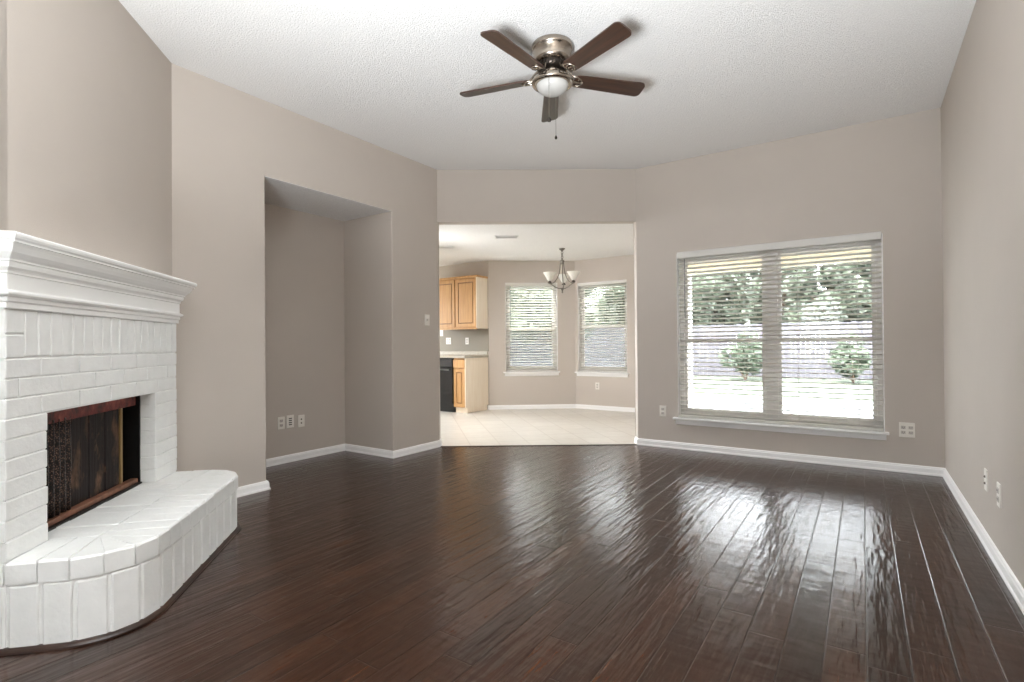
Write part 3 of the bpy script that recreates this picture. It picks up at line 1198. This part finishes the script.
def arm_mesh(mb):
    # curved bracket from the flywheel down to an open loop plate under the blade root
    tl = math.tan(pitch)
    for sgn in (-1, 1):
        pts = [(0.075, 0.012 * sgn, -0.150), (0.098, 0.014 * sgn, -0.166), (0.118, 0.026 * sgn, -0.192), (0.140, 0.036 * sgn, -0.214), (0.165, 0.038 * sgn, -0.221), (0.188, 0.028 * sgn, -0.222), (0.202, 0.010 * sgn, -0.223), (0.206, 0.0, -0.223)]
        pts = [(x, y, z + (y * tl if x > 0.13 else 0)) for x, y, z in pts]
        mb.tube(pts, [0.008, 0.008, 0.007, 0.0065, 0.006, 0.006, 0.006, 0.006], 8)
    mb.tube([(0.098, 0.0, -0.166), (0.125, 0.0, -0.200), (0.150, 0.0, -0.219), (0.185, 0.0, -0.223), (0.208, 0.0, -0.223)], [0.009, 0.008, 0.007, 0.007, 0.005], 8)
    for x, y in ((0.172, 0.022), (0.172, -0.022), (0.202, 0.0)):
        mb.lathe([(0.0, -0.228), (0.006, -0.228), (0.007, -0.222), (0.0, -0.220)], 10, x, y, y * tl)


BV, BF = blade_mesh()
blade0 = None
for k in range(5):
    rz = math.radians(121.5 + 72 * k)
    if blade0 is None:
        bo = MB().add([Matrix.Translation((0, 0, -0.214)) @ Matrix.Rotation(pitch, 4, 'X') @ Vector(p) for p in BV], BF).build('blade', 'blade_wood', FAN)
        am = MB()
        arm_mesh(am)
        ao = am.build('blade_arm', 'nickel', bo)
        blade0 = bo
    else:
        bo = blade0.copy()
        COL.objects.link(bo)
        ac = ao.copy()
        COL.objects.link(ac)
        ac.parent = bo
    bo.rotation_euler = (0, 0, rz)

vd = Vector((FX, FYY)).normalized()
sd_ = Vector((vd.y, -vd.x))
for off, zt, zb_, fob_r in ((-vd * 0.118 - sd_ * 0.022, -0.250, -0.535, 0.013), (vd * 0.075 + sd_ * 0.020, -0.235, -0.570, 0.009)):
    ch = MB()
    z = zt
    while z > zb_ + 0.012:
        ch.lathe([(0.0, 0.0022), (0.0018, 0.0010), (0.0018, -0.0010), (0.0, -0.0022)], 6, off.x, off.y, z)
        z -= 0.0046
    ch.tube([(off.x, off.y, zt), (off.x, off.y, zb_)], 0.0008, 6)
    co = ch.build('pull_chain', 'chand_metal', FAN)
    MB().lathe([(0.0, 0.014), (fob_r * 0.5, 0.010), (fob_r, 0.0), (fob_r * 0.8, -0.010), (0.0, -0.014)], 14, off.x, off.y, zb_).build('chain_fob', 'dark_nickel', co)

# ------------------------------------------------------------------ chandelier
CHX, CHY = -3.762, 6.976
CH = thing('chandelier', 'three arm nickel chandelier with white glass shades in the breakfast nook', 'chandelier', (CHX, CHY, KCEIL), 0)
MB().lathe([(0.0, 0.0), (0.046, 0.0), (0.046, -0.008), (0.034, -0.022), (0.014, -0.034), (0.010, -0.044), (0.0, -0.046)], 24).build('canopy', 'chand_metal', CH)
ck = MB()
zl = -0.044
for i in range(4):
    ring = []
    for k in range(13):
        a = 2 * PI * k / 12
        x, z = 0.016 * math.cos(a), 0.024 * math.sin(a)
        ring.append((x, 0, zl - 0.022 + z) if i % 2 == 0 else (0, x, zl - 0.022 + z))
    ck.tube(ring, 0.004, 6)
    zl -= 0.034
ck.build('chain', 'chand_metal', CH)
MB().lathe([(0.0, -0.165), (0.012, -0.168), (0.032, -0.182), (0.037, -0.198), (0.024, -0.212), (0.034, -0.226), (0.012, -0.242), (0.0, -0.248)], 24).build('top_hub', 'chand_metal', CH)
MB().lathe([(0.0, -0.590), (0.018, -0.596), (0.027, -0.610), (0.016, -0.626), (0.010, -0.650), (0.014, -0.664), (0.0, -0.680)], 20).build('bottom_finial', 'chand_metal', CH)
va = math.atan2(CHY, CHX)
for k in range(3):
    a = va + math.radians(-6) + 2 * PI * k / 3
    ca, sa = math.cos(a), math.sin(a)

    def P(r, z):
        return (r * ca, r * sa, z)
    ar = MB()
    ar.tube([P(0.026, -0.215), P(0.036, -0.30), P(0.050, -0.38), P(0.080, -0.45), P(0.125, -0.51), P(0.170, -0.535), P(0.215, -0.535)], 0.0075, 8)
    ar.tube([P(0.012, -0.605), P(0.060, -0.606), P(0.120, -0.585), P(0.175, -0.550), P(0.235, -0.525)], 0.0075, 8)
    ao_ = ar.build('arm', 'chand_metal', CH)
    MB().lathe([(0.0, -0.530), (0.030, -0.526), (0.032, -0.518), (0.018, -0.512), (0.018, -0.475), (0.0, -0.473)], 16, 0.205 * ca, 0.205 * sa).build('socket', 'dark_nickel', ao_)
    MB().lathe([(0.022, -0.498), (0.034, -0.486), (0.052, -0.455), (0.072, -0.415), (0.098, -0.372), (0.100, -0.370), (0.095, -0.370), (0.068, -0.415), (0.048, -0.455), (0.030, -0.483), (0.020, -0.494)], 28, 0.205 * ca, 0.205 * sa, cap=False).build('glass_shade', 'shade', ao_)

# ------------------------------------------------------------------ kitchen
CX1 = -5.355


def panel_door(x0, x1, z0, z1, y, parent):
    """raised-panel door: frame, darker groove and raised centre (front towards -y)"""
    st = 0.055
    mb = MB()
    mb.cbox(x0, x0 + st, y - 0.020, y, z0, z1, 0.003)
    mb.cbox(x1 - st, x1, y - 0.020, y, z0, z1, 0.003)
    mb.cbox(x0 + st - 0.002, x1 - st + 0.002, y - 0.020, y, z1 - st, z1, 0.003)
    mb.cbox(x0 + st - 0.002, x1 - st + 0.002, y - 0.020, y, z0, z0 + st, 0.003)
    d = mb.build('door', 'oak', parent)
    MB().box(x0 + st - 0.004, x1 - st + 0.004, y - 0.011, y - 0.002, z0 + st - 0.004, z1 - st + 0.004).build('panel_groove', 'oak_shade', d)
    if x1 - x0 > 2 * st + 0.05:
        MB().cbox(x0 + st + 0.016, x1 - st - 0.016, y - 0.019, y - 0.009, z0 + st + 0.016, z1 - st - 0.016, 0.007).build('raised_panel', 'oak', d)
    return d


bc = thing('base_cabinet', 'honey oak base cabinet with pale end panel under the counter', 'cabinet', (CX1, 6.61, 0), 0)
b = MB()
b.box(-0.255, -0.004, 0.02, 0.615, 0.09, 0.895)
b.build('cabinet_body', 'oak', bc, bevel=0.002)
e = MB()
e.box(-0.02, 0.0, 0.005, 0.618, 0.085, 0.898)
e.build('end_panel', 'maple', bc, bevel=0.002)['label'] = 'pale maple end panel'
MB().box(-0.255, -0.012, 0.06, 0.60, 0.0, 0.09).build('toe_kick', 'maple', bc)
d_ = MB()
d_.cbox(-0.250, -0.018, -0.012, 0.02, 0.742, 0.872, 0.005)
d_.build('drawer_front', 'oak', bc)
panel_door(-0.250, -0.018, 0.10, 0.722, 0.02, bc)

dw = thing('dishwasher', 'black dishwasher beside the oak base cabinet under the counter', 'dishwasher', (CX1 - 0.26, 6.61, 0), 0)
MB().box(-0.605, -0.003, 0.03, 0.60, 0.1, 0.893).build('dishwasher_body', 'black_gloss', dw)
MB().cbox(-0.60, -0.008, -0.012, 0.03, 0.14, 0.745, 0.008).build('dishwasher_door', 'black_gloss', dw)
MB().cbox(-0.60, -0.008, -0.016, 0.03, 0.752, 0.885, 0.008).build('control_panel', 'grey_gloss', dw)
hb = MB().tube([(-0.53, -0.014, 0.70), (-0.52, -0.05, 0.705), (-0.30, -0.062, 0.712), (-0.09, -0.05, 0.705), (-0.08, -0.014, 0.70)], 0.012, 10)
hb.build('handle', 'appliance_handle', dw)
MB().box(-0.60, -0.008, 0.05, 0.09, 0.0, 0.14).build('kick_plate', 'black_gloss', dw)

ct = MB()
ct.cbox(-6.6, CX1 + 0.012, 6.585, 7.228, 0.899, 0.942, 0.006)
ct.cbox(-6.6, CX1 + 0.0, 7.205, 7.229, 0.94, 1.00, 0.004)
tag(ct.build('countertop', 'counter'), 'speckled beige countertop running over the base cabinet and dishwasher', 'countertop')

uc = thing('wall_cabinet', 'honey oak wall cabinet with two panel doors above the counter', 'cabinet', (CX1, 6.92, 0), 0)
MB().box(-0.93, -0.002, 0.02, 0.309, 1.395, 2.26).build('cabinet_body', 'oak', uc, bevel=0.002)
MB().box(-0.016, 0.0, 0.004, 0.309, 1.39, 2.26).build('end_panel', 'maple', uc, bevel=0.002)['label'] = 'pale maple end panel'
for a, b_ in ((-0.455, -0.020), (-0.915, -0.480)):
    panel_door(a, b_, 1.42, 2.235, 0.02, uc)
cr = MB()
cr.cbox(-0.94, 0.012, -0.014, 0.309, 2.25, 2.285, 0.006)
cr.build('crown_molding', 'oak', uc)
MB().cbox(-0.93, -0.002, -0.002, 0.03, 1.378, 1.402, 0.003).build('light_rail', 'oak', uc)
struct(MB().box(-8.5, K[0] - 0.004, 7.222, 7.2295, 1.0, 1.395).build('wall_backsplash', 'backsplash'))


# ------------------------------------------------------------------ plates
def plate(kind, label, loc, rz, w=0.072, h=0.117, group=None):
    """wall plate in local xz, facing local -y"""
    nm = {'duplex': 'wall_outlet', 'double': 'wall_outlet', 'switch': 'light_switch', 'jacks': 'data_plate', 'coax': 'cable_plate'}[kind]
    cat = {'duplex': 'outlet', 'double': 'outlet', 'switch': 'light switch', 'jacks': 'wall plate', 'coax': 'wall plate'}[kind]
    r = thing(nm, label, cat, loc, rz, group)
    MB().cbox(-w / 2, w / 2, -0.007, 0.0, -h / 2, h / 2, 0.003).build('cover_plate', 'plastic', r)
    if kind in ('duplex', 'double'):
        xs = [0] if kind == 'duplex' else [-0.026, 0.026]
        for x in xs:
            for z in (0.021, -0.021):
                so = MB().cbox(x - 0.0165, x + 0.0165, -0.010, -0.005, z - 0.014, z + 0.014, 0.0035).build('socket', 'socket', r)
                sl = MB()
                sl.box(x - 0.0085, x - 0.006, -0.0106, -0.009, z - 0.004, z + 0.007)
                sl.box(x + 0.006, x + 0.0085, -0.0106, -0.009, z - 0.003, z + 0.006)
                sl.box(x - 0.002, x + 0.002, -0.0106, -0.009, z - 0.011, z - 0.007)
                sl.build('slots', 'slot', so)
    elif kind == 'switch':
        MB().cbox(-0.008, 0.008, -0.010, -0.005, -0.013, 0.013, 0.002).build('switch_bezel', 'socket', r)
        MB().cbox(-0.004, 0.004, -0.020, -0.006, -0.002, 0.010, 0.0015).build('toggle', 'plastic', r)
    elif kind == 'jacks':
        for i in range(4):
            z = 0.030 - 0.020 * i
            MB().cbox(-0.016, 0.016, -0.0095, -0.005, z - 0.0045, z + 0.0045, 0.001).build('jack', 'slot', r)
    elif kind == 'coax':
        for z in (0.018, -0.018):
            j = MB().lathe([(0.0, 0.0), (0.0075, 0.0), (0.0075, 0.004), (0.0045, 0.0045), (0.0045, 0.008), (0.0, 0.008)], 12)
            j.v = [(x, -0.006 - zz, z + y) for x, y, zz in j.v]
            j.build('connector', 'chand_metal', r)
    return r


plate('duplex', 'outlet left of the living room window sill, above the baseboard', (-1.792, FY, 0.389), 0)
plate('double', 'double wide outlet right of the living room window', (0.304, FY, 0.363), 0, 0.108, 0.125)
plate('coax', 'farther of two plates low on the right hand wall', (RX, 3.804, 0.361), -PI / 2)
plate('duplex', 'nearer of two plates low on the right hand wall', (RX, 3.479, 0.358), -PI / 2)
plate('switch', 'light switch on the left wall beside the kitchen opening', (LX, 4.144, 1.388), PI / 2)
plate('duplex', 'leftmost of three plates on the alcove back wall', (LX - DA, 2.906, 0.387), PI / 2)
plate('jacks', 'middle of three plates on the alcove back wall, with stacked jacks', (LX - DA, 3.0, 0.39), PI / 2, 0.078, 0.122)
plate('coax', 'rightmost of three plates on the alcove back wall', (LX - DA, 3.12, 0.38), PI / 2)
plate('duplex', 'outlet under the right hand bay window in the breakfast nook', (N[0] + 0.4115, N[1], 0.40), 0)
plate('double', 'double outlet above the countertop left of a single one', (-6.234, 7.222, 1.187), 0, 0.115, 0.117)
plate('duplex', 'single outlet above the countertop near the bay corner', (-5.805, 7.222, 1.182), 0)
plate('switch', 'switch plate under the wall cabinet beside the opening edge', (-6.40, 7.222, 1.335), 0, 0.072, 0.117)

# ------------------------------------------------------------------ ceiling vents


def vent(label, x, y, w, l, rz):
    r = thing('ceiling_vent', label, 'vent', (x, y, KCEIL), rz)
    f = MB()
    f.cbox(-l / 2, l / 2, -w / 2, -w / 2 + 0.022, -0.010, 0, 0.003).cbox(-l / 2, l / 2, w / 2 - 0.022, w / 2, -0.010, 0, 0.003)
    f.cbox(-l / 2, -l / 2 + 0.022, -w / 2, w / 2, -0.010, 0, 0.003).cbox(l / 2 - 0.022, l / 2, -w / 2, w / 2, -0.010, 0, 0.003)
    f.build('vent_frame', 'vent_white', r)
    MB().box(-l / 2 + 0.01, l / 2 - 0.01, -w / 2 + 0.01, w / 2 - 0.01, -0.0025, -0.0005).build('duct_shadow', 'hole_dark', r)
    n = 7
    lv = MB()
    for i in range(n):
        yy = -w / 2 + 0.03 + (w - 0.06) * i / (n - 1)
        mat = Matrix.Translation((0, yy, -0.006)) @ Matrix.Rotation(math.radians(40), 4, 'X')
        lv.box(-l / 2 + 0.018, l / 2 - 0.018, -0.008, 0.008, -0.0008, 0.0008, mat)
    lv.build('louvers', 'vent_white', r)
    return r


vent('white louvered vent in the ceiling of the breakfast nook', -3.95, 5.77, 0.16, 0.32, math.radians(34))
vent('smaller vent in the kitchen ceiling near the left edge of the opening', -5.08, 5.83, 0.14, 0.26, math.radians(34))

# ------------------------------------------------------------------ outside
GZ = -0.14
struct(MB().box(-60, 60, -40, 60, GZ - 0.1, GZ).build('lawn', 'lawn'))
struct(MB().prism([(-1.85, FY + 0.141), (4.2, FY + 0.141), (4.2, 12.6), (-3.4, 12.6), (-3.4, 8.6), (-1.85, 8.6)], GZ - 0.05, GZ + 0.05).build('patio', 'concrete'))
pc = thing('patio_cover', 'cream patio roof with a slim post just outside the living room window', 'patio cover', (0, FY + 0.2, GZ + 0.05))
oy = FY + 0.2
MB().prism([(-1.85, 0.0), (4.2, 0.0), (4.2, 9.6 - oy), (-4.2, 9.6 - oy), (-4.2, 8.6 - oy), (-1.85, 8.6 - oy)], 2.59, 2.71).build('roof_panel', 'soffit', pc)
MB().box(-4.2, 4.2, 9.45 - oy, 9.62 - oy, 2.43, 2.71).build('beam', 'soffit', pc)
for x in (-2.60, 2.9):
    q = MB().cbox(x - 0.06, x + 0.06, 9.47 - oy, 9.59 - oy, 0, 2.44, 0.008)
    q.cbox(x - 0.08, x + 0.08, 9.45 - oy, 9.61 - oy, 0, 0.12, 0.008)
    q.build('post', 'trim', pc)


def fence(label, p0, p1, h=1.9, group=None):
    p0, p1 = Vector((p0[0], p0[1], 0)), Vector((p1[0], p1[1], 0))
    L = (p1 - p0).length
    rz = math.atan2(p1.y - p0.y, p1.x - p0.x)
    r = thing('garden_fence', label, 'fence', (p0.x, p0.y, GZ), rz)
    bd = MB()
    n = int(L / 0.145)
    for i in range(n):
        a = L * i / n
        top = h + rnd.uniform(-0.015, 0.015)
        bd.box(a + 0.004, a + L / n - 0.004, -0.01, 0.01, 0.03, top)
    bd.build('board_panel', 'fence', r)
    k = int(L / 2.4)
    for i in range(k + 1):
        a = min(L - 0.05, 0.05 + i * L / k)
        MB().box(a - 0.045, a + 0.045, 0.05, 0.14, 0.0, h - 0.05).build('fence_post', 'fence', r)
    for z in (0.4, 1.0, 1.6):
        MB().box(0, L, 0.012, 0.05, z, z + 0.09).build('fence_rail', 'fence', r)
    return r


fence('tall grey board fence beyond the lawn behind the window', (-24, 20.2), (9, 20.2))


def foliage(blobs, n, size, seed):
    rr = random.Random(seed)
    vs, fs = [], []
    tot = sum(b[3] ** 2 for b in blobs)
    for (bx, by, bz, br) in blobs:
        for i in range(int(n * br * br / tot)):
            d = Vector((rr.gauss(0, 1), rr.gauss(0, 1), rr.gauss(0, 1))).normalized()
            rad = br * (0.72 + 0.34 * rr.random())
            c = Vector((bx, by, bz)) + Vector((d.x * rad, d.y * rad, d.z * rad * 0.85))
            u = Vector((rr.gauss(0, 1), rr.gauss(0, 1), rr.gauss(0, 1))).normalized()
            w = u.orthogonal().normalized()
            s_ = size * rr.uniform(0.6, 1.3)
            o = len(vs)
            vs += [c - u * s_, c + w * s_ * 0.45 - u * 0.1 * s_, c + u * s_, c - w * s_ * 0.45 - u * 0.1 * s_]
            fs.append((o, o + 1, o + 2, o + 3))
    return vs, fs


def tree_kind(seed, h, spread, leaf):
    rr = random.Random(seed)
    r = bpy.data.objects.new('garden_tree', None)
    COL.objects.link(r)
    tk = MB()
    tk.tube([(0, 0, 0), (0.05, 0.02, h * 0.25), (-0.04, 0.05, h * 0.5), (0.05, 0, h * 0.8)], [0.16, 0.12, 0.09, 0.03], 9)
    blobs = []
    for i in range(30):
        a = rr.uniform(0, 2 * PI)
        q = spread * math.sqrt(rr.random())
        z = rr.uniform(h * 0.26, h * 0.92)
        k = 1 - 0.4 * abs(z / h - 0.5)
        blobs.append((q * math.cos(a) * k, q * math.sin(a) * k, z, rr.uniform(0.36, 0.46) * spread))
        tk.tube([(0, 0, z * 0.55), (q * math.cos(a) * k * 0.5, q * math.sin(a) * k * 0.5, z * 0.85), (q * math.cos(a) * k, q * math.sin(a) * k, z)], [0.05, 0.035, 0.012], 6)
    tk.build('trunk', 'bark', r)
    vs, fs = foliage(blobs, 9500, 0.19, seed)
    MB().add(vs, fs).build('foliage', leaf, r, fix=False)
    return r


TK = [tree_kind(11, 6.6, 1.42, 'leaf_a'), tree_kind(12, 6.2, 1.42, 'leaf_b'), tree_kind(13, 7.2, 1.42, 'leaf_a')]
TREES = [(0, -1.0, 23.2, 0.3), (1, -5.3, 23.0, 0), (2, 3.3, 23.3, 0), (1, -9.6, 23.2, 0), (0, -13.9, 23.0, 0), (2, -18.2, 23.1, 0),
         (2, -3.1, 27.8, 0), (0, 1.3, 27.9, 0), (1, 5.6, 27.8, 0), (0, -7.5, 27.9, 0), (2, -11.8, 27.8, 0), (0, -16.1, 27.9, 0), (1, -20.4, 27.8, 0),
         (1, -8.6, 15.6, 0), (1, -13.6, 17.2, 0)]
used = set()
for i, (k, x, y, rz) in enumerate(TREES):
    o = TK[k] if k not in used else copy_tree(TK[k])
    used.add(k)
    o.location = (x, y, GZ)
    o.rotation_euler = (0, 0, PI * (i % 2))
    s_ = 0.90 + 0.025 * (i % 5)
    o.scale = (s_, s_, s_ * (1.15 if y > 25 else 1.0))
    lab = 'leafy green garden tree behind the blinds beyond the fence' if y > 20 else 'leafy green garden tree close behind the bay window blinds'
    tag(o, lab, 'tree', 'trees beyond the fence' if y > 20 else 'trees outside the bay windows')


def shrub(seed):
    rr = random.Random(seed)
    r = bpy.data.objects.new('garden_shrub', None)
    COL.objects.link(r)
    st = MB()
    blobs = []
    for i in range(7):
        a, q = rr.uniform(0, 2 * PI), rr.uniform(0.1, 0.5)
        z = rr.uniform(0.28, 1.12)
        blobs.append((q * math.cos(a), q * math.sin(a), z, rr.uniform(0.28, 0.42)))
        st.tube([(0, 0, 0), (q * math.cos(a) * 0.5, q * math.sin(a) * 0.5, z * 0.5), (q * math.cos(a), q * math.sin(a), z)], [0.025, 0.018, 0.006], 6)
    st.build('stems', 'bark', r)
    vs, fs = foliage(blobs, 1500, 0.08, seed)
    MB().add(vs, fs).build('foliage', 'leaf_c', r, fix=False)
    return r


sh0 = shrub(31)
for i, (x, y, sc_) in enumerate([(-3.25, 18.7, 1.2), (-0.25, 18.8, 1.1), (-6.2, 18.8, 1.0), (2.4, 18.8, 1.0)]):
    o = sh0 if i == 0 else copy_tree(sh0)
    o.location = (x, y, GZ)
    o.rotation_euler = (0, 0, i * 1.3)
    o.scale = (sc_, sc_, sc_)
    tag(o, 'bushy green shrub in front of the grey board fence', 'shrub', 'shrubs along the fence')
